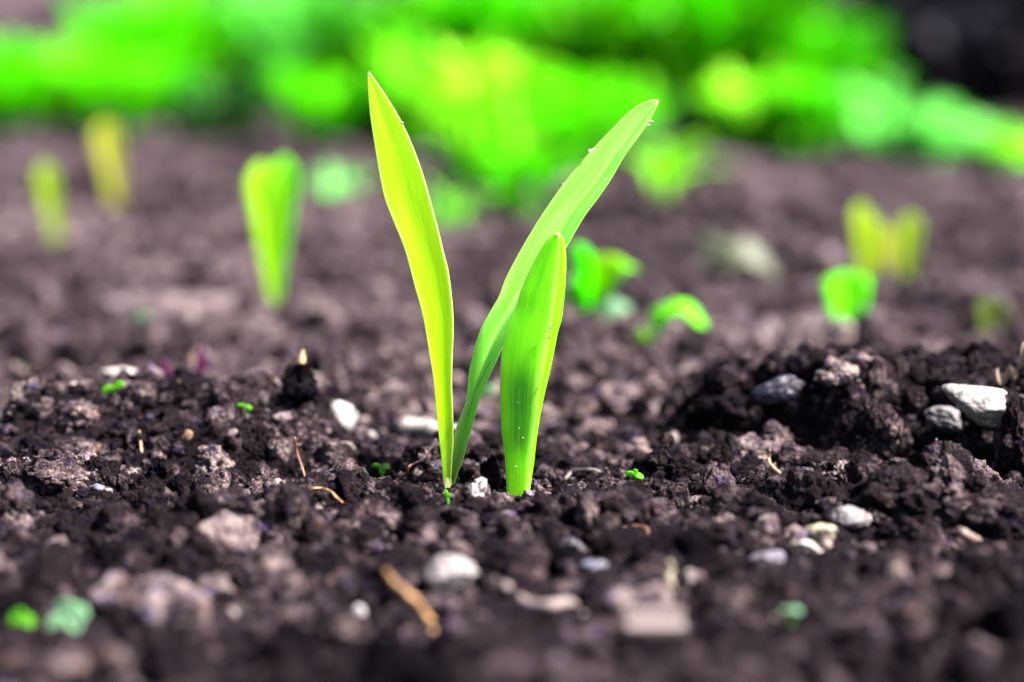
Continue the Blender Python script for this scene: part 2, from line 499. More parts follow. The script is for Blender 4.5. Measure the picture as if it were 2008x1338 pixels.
# ------------------------------------------------------------------ ground sheet
def axis_pts(fine0, fine1, step, lo, hi, grow):
    a = list(np.arange(fine0, fine1, step)); s = step; v = a[-1]
    while v < hi: s *= grow; v += s; a.append(v)
    s = step; v = a[0]; pre = []
    while v > lo: s *= grow; v -= s; pre.append(v)
    return np.array(pre[::-1] + a)
xs = axis_pts(-14, 14, .085, -3000, 3000, 1.035)
ys = axis_pts(30, 62, .08, -300, 4000, 1.018)
X, Y = np.meshgrid(xs, ys)
Z = terrain(X.ravel(), Y.ravel())
nx, ny = len(xs), len(ys)
idx = np.arange(nx * ny).reshape(ny, nx)
Fq = np.stack([idx[:-1, :-1].ravel(), idx[:-1, 1:].ravel(), idx[1:, 1:].ravel(), idx[1:, :-1].ravel()], 1)
XY = np.stack([X.ravel(), Y.ravel(), Z], 1)
tint = -.08 + .09 * sstep(52, 75, XY[:, 1]) + .10 * fbm(XY / 7.0 + 40, 3) + .16 * sstep(55, 80, XY[:, 1]) * fbm(XY * np.array([.06, .16, 0]) + 9, 2)  # near soil tinted darker: shade in the gaps between crumbs, painted in
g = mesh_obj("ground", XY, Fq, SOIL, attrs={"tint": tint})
tag(g, "dark brown crumbly garden soil reaching back to a bank", "soil", kind="structure")

# ------------------------------------------------------------------ materials of the small things
WHITE = stone_mat("pale_stone", (.15, .13, .125), (.52, .48, .46), 260)
WHITE_CLEAN = stone_mat("white_shell", (.28, .265, .28), (.48, .465, .485), 150)
GREY = stone_mat("grey_stone", (.06, .055, .065), (.20, .18, .20), 330)
BLUEGREY = stone_mat("blue_grey_stone", (.05, .05, .08), (.16, .16, .23), 330)
YGREY = stone_mat("sandy_stone", (.14, .12, .08), (.40, .35, .25), 260)
CHAR = stone_mat("charcoal", (.003, .003, .010), (.022, .024, .07), 500, .35)
PINKBARK = fibre_mat("pale_bark", (.08, .058, .058), (.24, .185, .185))
PURPLE = fibre_mat("purple_bark", (.05, .042, .07), (.17, .14, .21))
ROOT = fibre_mat("tan_root", (.30, .17, .08), (.55, .38, .22))
ROOTRED = fibre_mat("rusty_root", (.16, .06, .035), (.34, .14, .09))
ROOTDARK = fibre_mat("brown_root", (.05, .03, .028), (.22, .15, .13))
ORANGE = fibre_mat("orange_root", (.26, .11, .03), (.55, .32, .15))
MAGENTA = leaf_mat("magenta_leaf", (.05, .002, .035), (.12, .006, .08), .4)
MINTD = leaf_mat("grey_green_leaf", (.09, .22, .11), (.16, .34, .18), .4)
LIME = leaf_mat("lime_leaf", (.10, .50, .006), (.22, .62, .015), .6)
MINT = leaf_mat("mint_leaf", (.24, .54, .27), (.38, .64, .42), .5)
TINYG = leaf_mat("small_green_leaf", (.08, .34, .02), (.17, .46, .06), .5)

# ------------------------------------------------------------------ the sprouts
YEL = (.62, .66, .22)
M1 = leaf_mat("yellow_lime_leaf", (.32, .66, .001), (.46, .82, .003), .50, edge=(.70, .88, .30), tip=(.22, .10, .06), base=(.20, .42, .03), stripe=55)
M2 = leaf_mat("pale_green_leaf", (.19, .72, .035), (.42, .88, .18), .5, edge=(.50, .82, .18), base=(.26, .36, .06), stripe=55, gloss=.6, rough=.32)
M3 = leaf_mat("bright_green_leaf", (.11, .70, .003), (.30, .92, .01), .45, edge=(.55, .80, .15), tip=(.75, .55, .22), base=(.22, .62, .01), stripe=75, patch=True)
PURP = fibre_mat("purple_margin", (.10, .035, .05), (.20, .08, .09))

D1 = ground(876, 965)[1] - .15
print('D1', D1)
p1 = ground(876, 950); p1 = at(876, 958, D1)
sprout = empty("maize_sprout", p1, "tall twin-leaf sprout, yellow leaf and long pale green leaf parting in a V", "sprout", "bright green sprouts in sharp focus")
L1 = [(868, 985), (869, 950), (867, 915), (861, 859), (856, 807), (851, 751), (844, 706), (835, 650), (827, 610), (814, 564), (794, 490), (773, 437), (753, 384), (738, 305), (726, 227), (721, 166), (722, 141)]
R1 = [(880, 985), (884, 945), (887, 894), (889, 859), (888, 807), (886, 755), (887, 702), (889, 650), (888, 605), (880, 536), (872, 503), (860, 453), (847, 404), (831, 347), (812, 293), (790, 244), (769, 207), (745, 170), (723, 141)]
rL, rR = resample(L1, 24), resample(R1, 24)
C1 = (rL + rR) / 2
traced_blade("leaf", sprout, M1, L1, C1, R1, D1, lambda t: .25 * t + .5 * t * t, lambda t: -.06 * math.sin(math.pi * min(1, t * 1.05)) - .02, edge_w=.10, th=.05)["label"] = "yellow-lime upright leaf with a pointed dark tip"
L2 = [(872, 985), (872, 950), (876, 925), (879, 905), (888, 873), (893, 845), (903, 817), (915, 786), (919, 737), (926, 702), (941, 650), (962, 610), (979, 581), (991, 548), (1012, 507), (1040, 458), (1069, 412), (1102, 365), (1127, 334), (1160, 295), (1201, 252), (1234, 219), (1262, 201), (1279, 196), (1290, 197)]
R2 = [(884, 985), (888, 955), (893, 943), (898, 925), (907, 905), (915, 873), (926, 838), (938, 789), (952, 755), (970, 716), (987, 678), (1012, 632), (1048, 580), (1080, 532), (1110, 486), (1143, 429), (1176, 384), (1201, 347), (1225, 305), (1258, 260), (1279, 227), (1289, 206), (1291, 198)]
rL, rR = resample(L2, 30), resample(R2, 30)
wgt = np.interp(np.linspace(0, 1, 30), [0, .3, .6, .9, 1], [.5, .55, .62, .72, .6])[:, None]
C2 = rL * (1 - wgt) + rR * wgt
traced_blade("leaf", sprout, M2, L2, C2, R2, D1 + .12, lambda t: .9 * t, lambda t: -.26 * math.sin(math.pi * min(1, .12 + t * .85)) ** .8, edge_w=.07, th=.05, creaseline=.55, curl=.25)["label"] = "long pale green leaf with a purple lower margin"
# dark margin rolled along the lower edge of the long leaf
mg = [at(x + dx, y, D1 - .14) for x, y, dx in [(890, 868, 0), (899, 838, 0), (912, 810, 0), (925, 783, 0), (936, 760, 0), (948, 735, 0), (962, 708, 0)]]
V, F = tube(mg, [.006, .012, .006], 6)
mesh_obj("purple_margin", np.array(V) - p1, F, PURP, sprout)
V, F = tube([at(876, 990, D1), at(876, 962, D1 + .02), at(877, 944, D1 + .06), at(878, 928, D1 + .1)], [.14, .13, .11, .07], 14)
SHEATH = leaf_mat("pale_sheath", (.26, .36, .10), (.40, .46, .18), .3)
uvs = [(v[0] * 3, v[2]) for v in V]
mesh_obj("sheath", np.array(V) - p1, F, SHEATH, sprout, uv=uvs)
keep(p1, .45, .12); keep((p1[0], p1[1] - 1.3), .5, .14)

D3 = ground(1015, 985)[1] - .3
print('D3', D3)
p3 = at(1015, 972, D3)
sprout2 = empty("maize_sprout", p3, "shorter single-leaf sprout, bright green folded blade with a dark green patch of painted-in shade", "sprout", "bright green sprouts in sharp focus")
L3 = [(997, 1000), (994, 967), (992, 929), (989, 887), (983, 845), (981, 796), (981, 755), (983, 702), (992, 650), (1012, 605), (1020, 573), (1036, 536), (1053, 503), (1065, 482), (1077, 466), (1093, 457)]
C3 = [(1034, 1000), (1036, 970), (1040, 911), (1044, 866), (1050, 824), (1055, 772), (1064, 727), (1071, 688), (1079, 643), (1086, 593), (1092, 536), (1095, 495), (1096, 470), (1095, 457)]
R3 = [(1035.5, 1000), (1037.5, 965), (1046, 911), (1051, 866), (1057, 824), (1066, 779), (1075, 741), (1085, 695), (1094, 650), (1101, 626), (1106, 585), (1109, 544), (1110, 511), (1108, 482), (1102, 463), (1096, 457)]
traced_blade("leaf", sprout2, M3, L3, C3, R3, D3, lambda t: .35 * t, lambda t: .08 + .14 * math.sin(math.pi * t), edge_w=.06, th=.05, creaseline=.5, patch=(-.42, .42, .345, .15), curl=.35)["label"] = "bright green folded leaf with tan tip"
keep(p3, .45, .12); keep((p3[0], p3[1] - 1.3), .5, .14)
DIRT = stone_mat("dirt_speck", (.02, .015, .015), (.06, .045, .04), 900)
PALE = stone_mat("water_speck", (.6, .65, .5), (.85, .85, .75), 900, .2)
specks = [(1079, 642, 3.2, DIRT), (1077, 650, 2.6, DIRT), (1076, 661, 3, DIRT), (1066, 747, 2.2, DIRT), (1060, 757, 2, DIRT), (1064, 693, 1.6, DIRT), (1053, 770, 1.8, DIRT),
          (1018, 838, 1.6, PALE), (1025, 857, 1.8, PALE), (1013, 871, 1.4, PALE), (1012, 913, 1.5, PALE), (1016, 788, 1.3, PALE), (1056, 828, 2, PALE), (1040, 905, 1.5, PALE)]
for i, (x, y, r, m) in enumerate(specks):
    V, F = clod_shape(300 + i, 2)
    k = D3 / FPX
    o = mesh_obj("dirt_speck" if m is DIRT else "pale_speck", V * r * k * .55 + at(x, y, D3 + .18) - p3 - np.array([0, .10, 0]), F, m, sprout2)
FLUFF = stone_mat("white_fluff", (.8, .8, .82), (.9, .9, .9), 900, .4)
for i, (x, y, r) in enumerate([(1157, 296, 4.5), (1163, 293, 3.5), (789, 241, 3.5), (1277, 238, 4), (1272, 245, 3), (1187, 353, 2.5), (1104, 361, 2)]):
    V, F = clod_shape(400 + i, 2)
    mesh_obj("pale_speck", V * r * D1 / FPX * .6 * np.array([1.3, .8, .8]) + at(x, y, D1 + .55) - p1, F, FLUFF, sprout)

# ------------------------------------------------------------------ blurred sprouts further back
def simple_sprout(px, py, hpx, specs, label, name="maize_sprout", cat="sprout", group="young sprouts further back in the bed"):
    """specs: (length factor, width px, lean, az deg, material)"""
    b = ground(px, py)
    if px > 1600 and py > 600: b = at(px, py, 71.0)
    b[2] = H(b[0], b[1]) - .2
    k = b[1] / FPX
    r = empty(name, b, label, cat, group)
    for lf, w, ln, bend, az, mat, bw, *off in specs:
        v, f, uv = blade_mesh(hpx * lf * k + .3, w * k, (.04, 0), .12, .35, 14, 4, .05, .8, math.radians(az), bw, wedge=True); v = v @ rot(0, ln, 0).T + np.array([off[0] * k if off else 0, 0, 0])
        mesh_obj("leaf", v, f, mat, r, uv=uv, attrs={"edge": np.zeros(len(v))})
    keep(b, .6, .15)
    return r
YG2 = leaf_mat("lime_green_leaf", (.16, .74, .004), (.34, .84, .01), .6)
YGF = leaf_mat("faint_yellow_green_leaf", (.30, .52, .008), (.46, .64, .014), .6)
YL = leaf_mat("yellow_leaf", (.46, .52, .03), (.58, .62, .06), .55)
YG = leaf_mat("yellow_green_leaf", (.30, .66, .004), (.46, .78, .008), .6)
LG = leaf_mat("light_green_leaf", (.14, .84, .004), (.30, .88, .01), .65)
OLIVE = leaf_mat("olive_leaf", (.05, .08, .01), (.09, .13, .02), .4)
PALEOL = leaf_mat("pale_dry_leaf", (.055, .065, .04), (.11, .125, .08), .3)
simple_sprout(540, 604, 300, [(.97, 68, -.085, 0, 95, YG, .2), (1.0, 74, .04, 0, 75, YG2, .2)], "broad yellow-green sprout alone on dark soil behind the magenta seedlings")
simple_sprout(232, 412, 172, [(1.0, 50, -.14, 0, 90, YL, .35)], "blurred golden yellow sprout highest up the bed at the far side")
simple_sprout(116, 482, 165, [(1.0, 42, -.16, 0, 90, YGF, .35)], "blurred olive-lime sprout below the golden yellow one")
simple_sprout(1735, 552, 155, [(1.0, 42, -.05, 0, 100, YGF, .4, -38), (.86, 44, .06, 0, 80, YGF, .4, 40), (.66, 34, .0, 0, 90, YL, .5, 4), (.8, 30, -.03, 0, 90, YGF, .4, -12)], "blurred yellow-green sprout with two fanned leaves beyond the tall mound")
simple_sprout(1662, 668, 130, [(1.0, 96, -.03, 0, 90, LG, .5), (.5, 76, .12, 0, 70, MINT, .5)], "single rounded bright green sprout below the fanned yellow-green one")
simple_sprout(1942, 650, 90, [(1.0, 66, 0, 0, 90, OLIVE, .6)], "dim olive sprout near the dark soil beyond the angular white stone")

def leafy(name, label, cat, px, py, leaves, group=None, d=None):
    """low plant; leaves: (px, py of tip, width px, droop, mat) reaching from the base"""
    b = ground(px, py) if d is None else at(px, py, d)
    r = empty(name, b, label, cat, group); k = b[1] / FPX
    st = None
    for (tx, ty, w, arch, mat) in leaves:
        tip = at(tx, ty, b[1] + random.Random(tx).uniform(-.4, .4)) - b
        n, m = 10, 3; U = np.linspace(-1, 1, 2 * m + 1); T = np.linspace(0, 1, n); G = np.zeros((n, len(U), 3))
        side = np.array([-tip[2], 0, tip[0]]); side = side / (np.linalg.norm(side) + 1e-6)
        side = side * .75 + np.array([0, .65, 0])
        for i, t in enumerate(T):
            c = tip * t + np.array([0, 0, arch * k * math.sin(math.pi * t)])
            ww = w * k / 2 * (max(.12, math.sin(math.pi * min(1, t ** 1.5 * .97 + .02))) ** .6) if t > .25 else w * k * .07
            for j, u in enumerate(U):
                G[i, j] = c + side * ww * u + np.array([0, -.12 * abs(u) * w * k, 0])
        v, f, uv = thick_grid(G, .04, U, T)
        mesh_obj("leaf", v, f, mat, r, uv=uv, attrs={"edge": np.zeros(len(v))})
    keep(b, .5, .2)
    return r
leafy("young_plant", "young plant with arching lime leaf right behind the two sharp sprouts", "plant", 1160, 655,
      [(1130, 478, 54, 40, LG), (1165, 500, 44, 46, YG), (1215, 505, 44, 56, YG), (1250, 528, 40, 60, YG2), (1140, 612, 40, 20, MINTD), (1190, 590, 40, 20, MINTD), (1235, 602, 44, 25, MINTD), (1105, 560, 40, 25, LG), (1128, 540, 40, 22, LG)])
leafy("young_plant", "low lime green leaf arching down to soil beside the tall dark mound", "plant", 1275, 680,
      [(1405, 688, 40, 82, LG), (1375, 650, 36, 66, YG2), (1330, 612, 36, 36, LG), (1300, 610, 34, 26, YG2), (1242, 668, 34, 20, YG)])
leafy("withered_leaf", "pale olive curled leaf lying on bare soil below the yellow-green sprouts", "leaf", 1375, 560,
      [(1420, 470, 80, 30, PALEOL), (1525, 540, 70, 60, PALEOL)])
leafy("small_weed", "faint grey-green weed leaf behind the magenta seedlings", "weed", 285, 655, [(272, 612, 40, 8, MINT), (300, 625, 34, 8, MINT)])
leafy("small_weed", "dim green weed leaf past the crest of the low mound", "weed", 22, 745, [(8, 718, 30, 5, LIME), (45, 722, 34, 5, TINYG)])
leafy("small_weed", "pale round weed leaf peeking between the two sharp sprouts", "weed", 948, 790, [(962, 757, 34, 6, MINT), (932, 765, 28, 6, TINYG)])

# ------------------------------------------------------------------ tiny seedlings
def seedling(px, py, hpx, leaves, mat, label, cat="seedling", lift=0.1):
    """leaves: (dx px, dy px, length px, width px, roll)"""
    b = ground(px, py); b = at(px, py, b[1] - (.5 if py < 1100 else .7)); k = b[1] / FPX; hpx = hpx * (1 if py < 1100 else .4); m_ = 1.1 if py < 1100 else 1.0; hpx *= 1.2; leaves = [(q[0] * m_, q[1] * m_, q[2] * m_, q[3] * m_, q[4] * .8) for q in leaves]
    top = np.array([0, 0, hpx * k + .05])
    r = empty("seedling", b, label, cat, "tiny seedlings scattered over the soil")
    V, F = tube([(0, 0, -.5), top * .5 + (.02, 0, 0), top], [.028, .022], 7)
    mesh_obj("stem", V, F, TINYG if mat is not MAGENTA else MAGENTA, r, uv=[(0, 0)] * len(V))
    for dx, dy, ln, w, roll in leaves:
        n, m = 9, 4; U = np.linspace(-1, 1, 2 * m + 1); T = np.linspace(0, 1, n); G = np.zeros((n, len(U), 3))
        dr = np.array([dx, -.25 * abs(dx), -dy], float); dr /= np.linalg.norm(dr)
        sd_ = np.cross(dr, (0, 1, 0)); sd_ /= np.linalg.norm(sd_); sd_ = sd_ * math.cos(roll) + np.array([0, 1, 0]) * math.sin(roll)
        for i, t in enumerate(T):
            ww = w * k / 2 * math.sqrt(max(.01, 1 - (2 * t - 1.05) ** 2 * .9)) if t > .12 else w * k * .12
            for j, u in enumerate(U):
                G[i, j] = top + dr * ln * k * t + sd_ * ww * u + np.array([0, 0, -.12 * ln * k * (t * t) + .1 * w * k * abs(u)])
        v, f, uv = thick_grid(G, .03, U, T); mesh_obj("leaf", v, f, mat, r, uv=uv, attrs={"edge": np.zeros(len(v))})
    keep(b, .3 if py < 1100 else .7, .10)
seedling(748, 945, 20, [(-8, -3, 18, 13, .7), (8, -2, 16, 13, .8), (1, 5, 12, 12, .6)], TINYG, "tiny seedling with pale rounded leaves just beside the twin-leaf sprout's base")
seedling(1244, 950, 12, [(-9, -3, 17, 12, .6), (10, 2, 17, 12, .6), (2, -9, 12, 9, .3)], LIME, "tiny bright seedling low in the soil beyond the single-leaf sprout")
seedling(877, 992, 8, [(-2, -10, 18, 8, .1), (4, -8, 12, 6, .1)], LIME, "minute pointed green shoot just under the twin-leaf sprout's base")
seedling(224, 772, 6, [(-9, 2, 22, 15, .5), (10, -6, 22, 15, .5)], LIME, "small vivid green seedling against the pale stone on the low mound")
seedling(482, 806, 4, [(-9, -2, 16, 8, .4), (7, 2, 12, 8, .4)], LIME, "tiny green scrap of seedling between clods on the low mound's crest")
seedling(42, 1232, 16, [(-6, -14, 26, 34, .35), (10, 6, 26, 38, .45), (-12, 6, 22, 34, .45)], LIME, "blurred lime seedling at the very edge of the near soil")
seedling(132, 1228, 24, [(-26, 14, 44, 36, .5), (28, -12, 48, 38, .5), (-4, -22, 36, 44, .4), (14, 12, 34, 34, .6)], MINT, "blurred mint green seedling with four rounded leaves on the near soil")
seedling(1550, 1206, 8, [(-13, 0, 22, 13, .8), (13, 0, 22, 13, .8)], MINT, "blurred pale green two-leaf seedling next to the blocky wood chip")
def magenta(px, py, h, w, ln, label, d):
    b = at(px, py, d); k = b[1] / FPX
    r = empty("magenta_seedling", b, label, "seedling", "magenta seedlings")
    v, f, uv = blade_mesh(h * k + .1, w * k, (.05, 0), .1, .4, 9, 3, .03, .6, 1.5, .5); v = v @ rot(0, ln, 0).T
    mesh_obj("leaf", v, f, MAGENTA, r, uv=uv); keep(b, .3, .1)
    v, f, uv = blade_mesh(h * k * .75 + .1, w * k * .8, (.05, 0), .1, .4, 9, 3, .03, .6, 1.8, .5); v = v @ rot(0, ln + .2, 0).T
    mesh_obj("leaf", v, f, MAGENTA, r, uv=uv)
magenta(326, 775, 66, 20, -.05, "dark magenta shoot standing behind the low mound's crest", 54)
magenta(386, 760, 78, 16, .12, "fainter pinkish magenta shoot leaning further behind the dark one", 57)

# ------------------------------------------------------------------ stones, chips, bits
st = stone_shape
lump("pebble", "cream white rounded stone behind the low mound's crest", "stone", 243, 734, 92, 50, WHITE, st(11, 4, 12, .08), tilt=8, d=53.5)
lump("shell_flake", "thin white flake tilted on soil to one side of the yellow leaf", "flake", 668, 812, 72, 50, WHITE_CLEAN, st(12, 3, 8, .03), dep=30, tilt=32)
V, F = tube([at(782, 838, 52.5), at(800, 836, 52.4), at(830, 840, 52.2), at(862, 846, 52), at(905, 850, 52)], [.16, .24, .23, .22, .17], 14, 6, .06, 3)
tag(mesh_obj("bleached_twig", V, F, WHITE), "chunky bleached white twig lying behind the twin-leaf sprout's stem", "twig"); keep(at(840, 860, 52), .7); keep(at(800, 860, 52), .5)
lump("pebble", "white elongated pebble leaning between the two sharp sprouts' bases", "stone", 936, 962, 40, 62, WHITE, clod_shape(14, 4, .35), tilt=28, sink=.05)
lump("pebble", "small smooth blue-grey pebble on the low mound's front slope", "stone", 200, 963, 48, 30, BLUEGREY, st(15, 4, 16, .12, .01), sink=.1)
lump("soil_clod", "rounded smooth grey clod standing before the spiky tan clod", "soil clod", 408, 968, 66, 74, SOIL, st(16, 4, 16, .12, .05), attrs={"tint": .03}, sink=.05)
lump("soil_clod", "pale tan spiky clod in the middle of the low mound", "soil clod", 420, 908, 88, 78, SOIL, clod_shape(17, 5, 1.1), attrs={"tint": .13}, sink=.1)
lump("soil_clod", "dark pointed pinnacle of soil topped by a beige husk", "soil clod", 588, 755, 76, 95, SOIL, clod_shape(18, 5, 1.3), attrs={"tint": -.22}, sink=.05)
b = ground(592, 800)
V, F = tube([at(590, 712, b[1]), at(592, 700, b[1]), at(594, 686, b[1])], [.1, .08, .02], 8, 4, .1, 4)
tag(mesh_obj("seed_husk", V, F, ROOT), "small beige husk perched on the dark soil pinnacle", "husk")
lump("soil_clod", "dark upright clod against the single-leaf sprout's base, beside the white pebble", "soil clod", 962, 930, 44, 90, SOIL, clod_shape(19, 5, 1.1), attrs={"tint": -.18}, sink=.05)
lump("soil_clod", "tall oval brown clod standing in front of the bare ground past the single-leaf sprout", "soil clod", 1150, 1000, 52, 86, SOIL, clod_shape(20, 5, .6), attrs={"tint": .08}, sink=.02, tilt=-8)
lump("soil_clod", "crumbly clod topping the near ground just past the single-leaf sprout's base", "soil clod", 1128, 968, 62, 44, SOIL, clod_shape(21, 5, 1), attrs={"tint": .08})
lump("soil_clod", "broad crusted clod near the low mound's outer end", "soil clod", 155, 880, 110, 46, SOIL, clod_shape(22, 5, .8), attrs={"tint": .07})
lump("soil_clod", "wide eroded crust of soil at the low mound's foot", "soil clod", 95, 940, 170, 80, SOIL, clod_shape(23, 5, .9), attrs={"tint": .06}, sink=.2)
lump("soil_clod", "blocky clod crowning the low mound near its outer shoulder", "soil clod", 152, 815, 96, 62, SOIL, clod_shape(24, 5, 1), attrs={"tint": .10})
lump("soil_clod", "rough clod with a knob at the low mound's peak under the magenta shoots", "soil clod", 275, 775, 70, 56, SOIL, clod_shape(25, 5, 1.2), attrs={"tint": .05})
lump("soil_clod", "knobbly clod on the low mound below the dark pinnacle", "soil clod", 548, 885, 56, 52, SOIL, clod_shape(26, 5, 1), attrs={"tint": .12})
lump("soil_clod", "pitted pale clod set in the steep face of the tall mound", "soil clod", 1725, 850, 100, 130, SOIL, clod_shape(27, 5, 1.2), attrs={"tint": .02}, lift=.5)
lump("soil_clod", "big cracked block of earth under the dark slab stone", "soil clod", 1835, 905, 110, 130, SOIL, clod_shape(28, 5, 1.1), attrs={"tint": -.04}, d=47.7, dep=60)
lump("soil_clod", "grey-tan clod in the shaded hollow of the tall mound", "soil clod", 1518, 862, 86, 80, SOIL, clod_shape(29, 5, .8), attrs={"tint": .10}, lift=.5)
lump("soil_clod", "pale clod crowning the tall mound above the charcoal piece", "soil clod", 1640, 730, 92, 62, SOIL, clod_shape(30, 5, .8), attrs={"tint": .16}, lift=.5)
lump("soil_clod", "black blurred clod heap on the far side of the tall mound", "soil clod", 1400, 765, 120, 110, SOIL, clod_shape(31, 5, 1.1), attrs={"tint": -.25}, d=56.5)
lump("soil_clod", "small spiked clod on the tall mound beside the dark slab stone", "soil clod", 1795, 782, 56, 60, SOIL, clod_shape(32, 5, 1.3), attrs={"tint": -.05}, lift=.5)
lump("soil_clod", "knotty crumb column standing at the tall mound's outer end", "soil clod", 1990, 850, 80, 190, SOIL, clod_shape(33, 5, 1.2), attrs={"tint": .0}, lift=.5)
lump("soil_clod", "squat clod with crumbly top between rootlets near the single-leaf sprout", "soil clod", 1325, 970, 62, 54, SOIL, clod_shape(34, 5, 1.1), attrs={"tint": .04})
lump("soil_clod", "large smooth-edged blurred clod below the orange root's thin end", "soil clod", 560, 1150, 110, 86, SOIL, clod_shape(35, 4, .9), attrs={"tint": .04})
lump("soil_clod", "large purple-grey blurred clod under the tiny white bead", "soil clod", 668, 1240, 110, 110, SOIL, clod_shape(36, 4, .9), attrs={"tint": .04})
lump("soil_clod", "huge soft-edged blurred clod lying in the nearest soil past the blocky wood chip", "soil clod", 1430, 1180, 130, 80, SOIL, clod_shape(37, 4, .9), attrs={"tint": .03})
lump("soil_clod", "broad blurred clod at the near ground's lower corner under the lime seedling", "soil clod", 120, 1310, 150, 90, SOIL, clod_shape(38, 4, .6), attrs={"tint": .08})
lump("angular_stone", "large angular white-topped stone perched on the tall mound", "stone", 1914, 788, 150, 94, stone_mat("white_topped_stone", (.16, .15, .145), (.50, .47, .44), 200), st(44, 5, 9, .03, .012), dep=110, tilt=20, lean=.45, lift=.9)
lump("slab_stone", "dark slab-like stone tucked below the angular white stone", "stone", 1852, 820, 84, 52, GREY, st(45, 4, 9, .03), tilt=18, lift=.5)
lump("pebble", "sandy yellow rounded pebble before the grey stone near the twisted rootlet", "stone", 1608, 1045, 66, 42, YGREY, st(46, 4, 14, .1), sink=.05)
lump("pebble", "flat dark grey stone behind the sandy yellow pebble", "stone", 1668, 1015, 84, 48, GREY, st(47, 4, 10, .05), sink=.1)
lump("stone_chip", "cream flat chip lying just under the sandy yellow pebble", "stone chip", 1578, 1074, 76, 34, WHITE, st(48, 4, 9, .05), tilt=10)
lump("bark_scrap", "lilac-purple scrap of bark beside the cream chip", "bark", 1486, 1108, 116, 48, PURPLE, st(49, 4, 9, .05), dep=40, tilt=-16)
lump("pebble", "big pale rounded stone in the near soil below the sprouts", "stone", 886, 1130, 112, 92, stone_mat("near_stone", (.07, .06, .065), (.30, .27, .285), 130), st(50, 4, 10, .09), sink=.08)
lump("quartz_bead", "small glassy white bead above the orange root", "pebble", 724, 1111, 26, 20, WHITE_CLEAN, st(51, 3, 14, .1))
lump("quartz_bead", "small glassy lilac-white bead on the large purple-grey clod", "pebble", 703, 1192, 30, 26, WHITE_CLEAN, st(52, 3, 14, .1), d=35.2)
lump("pebble", "blurred cream pebble at the nearest rim of soil under the purple-grey clod", "stone", 716, 1312, 66, 62, WHITE, st(53, 4, 12, .1))
lump("pebble", "faint blue-grey pebble near the charcoal crumbs in front of the single-leaf sprout", "stone", 1165, 1115, 66, 34, BLUEGREY, st(54, 4, 12, .1))
lump("charcoal_piece", "glossy blue-black charcoal piece on the tall mound's shoulder", "charcoal", 1525, 765, 110, 56, CHAR, st(55, 4, 8, .03, .05), dep=60, tilt=-22, lift=.5)
lump("charcoal_piece", "blue-black charcoal crumb in the near soil past the tall oval clod", "charcoal", 1118, 1072, 66, 38, CHAR, clod_shape(56, 4, .8))
lump("charcoal_piece", "blue-black charcoal crumb before the twin-leaf sprout", "charcoal", 722, 1004, 62, 20, CHAR, clod_shape(57, 4, .8))
lump("charcoal_piece", "tiny blue-black charcoal crumb near the seedling of the far clods", "charcoal", 575, 963, 50, 18, CHAR, clod_shape(58, 4, .8))
lump("pebble", "brown-orange speckled tiny pebble high on the low mound", "stone", 368, 855, 22, 26, fibre_mat("speckled_pebble", (.08, .06, .07), (.5, .26, .12), 420), st(59, 3, 14, .1))
lump("pebble", "small pinkish white pebble on the low mound above the spiky tan clod", "stone", 458, 852, 30, 22, PINKBARK, st(60, 3, 10, .1))
lump("pebble", "pale pinkish pebble beside the bleached twig's outer end", "stone", 725, 858, 32, 26, WHITE, st(61, 3, 10, .1))
lump("pebble", "flat dusty pink stone just below the white flake", "stone", 672, 878, 58, 26, PINKBARK, st(62, 3, 10, .08))

def chip(label, px, py, w, h, mat):
    b = ground(px, py + h * .4); b = at(px, py + h * .4, b[1] - 1.1); k = b[1] / FPX
    V, F = [], []
    W, D, T_ = w * k, h * k * 1.3, h * k * .5
    r = np.random.RandomState(5); n = 14
    xs_ = np.linspace(-W / 2, W / 2, 9); prof = []
    for j in range(n):
        a = j / (n - 1); prof.append((-D / 2 + D * a, T_ * (.5 + .34 * math.sin(a * 11) + .10 * r.uniform(-1, 1))))
    for i, x in enumerate(xs_):
        for (y, z) in prof: V.append((x + .03 * r.uniform(-1, 1) * (i in (0, 8)), y, z))
        for (y, z) in prof[::-1]: V.append((x, y, -T_ * .5))
    m = 2 * n
    for i in range(8):
        for j in range(m): F.append((i * m + j, (i + 1) * m + j, (i + 1) * m + (j + 1) % m, i * m + (j + 1) % m))
    F.append(tuple(range(m))); F.append(tuple(8 * m + j for j in range(m))[::-1])
    R = rot(.62, 0, .03)
    o = mesh_obj("wood_chip", np.array(V) @ R.T, F, mat, smooth=False)
    o.location = tuple((b + np.array([0, 0, h * k * .38])) * S); tag(o, label, "wood chip"); keep(b, W * .55)
chip("blocky pinkish wood chip with grooved face in the near soil", 1284, 1220, 118, 62, PINKBARK)

def strand(name, label, cat, pts, rad, mat, d=None, branches=(), seg=7, wob=.12, lift=.12, group=None):
    """pts: photograph pixels; lies on the soil met under its lowest pixel"""
    low = max(pts, key=lambda q: q[1]); dd = d or ground(*low)[1] - .6; rad = [q * (1.5 if max(rad) < 4 else 1.1) for q in rad]
    if pts[-1][1] == low[1]: pts = pts + [(low[0] + 2, low[1] + 16)]
    P = [at(x, y, dd + .25 * math.sin(i * 1.7)) for i, (x, y) in enumerate(pts)]
    parts = [tube(P, [r * dd / FPX for r in rad], seg, 5, wob, len(pts))]
    for br in branches:
        parts.append(tube([at(x, y, dd + .08 * i) for i, (x, y) in enumerate(br)], [rad[0] * .5 * dd / FPX, rad[-1] * .35 * dd / FPX], 5, 4, wob, 2))
    V, F = join(parts); o = mesh_obj(name, V, F, mat); tag(o, label, cat, group)
    for q in P[::2]: keep((q[0], q[1]), .2, .09); keep((q[0], q[1] - .9), .2, .13)
    return o
R_ = "fine rootlets sticking out of the soil"
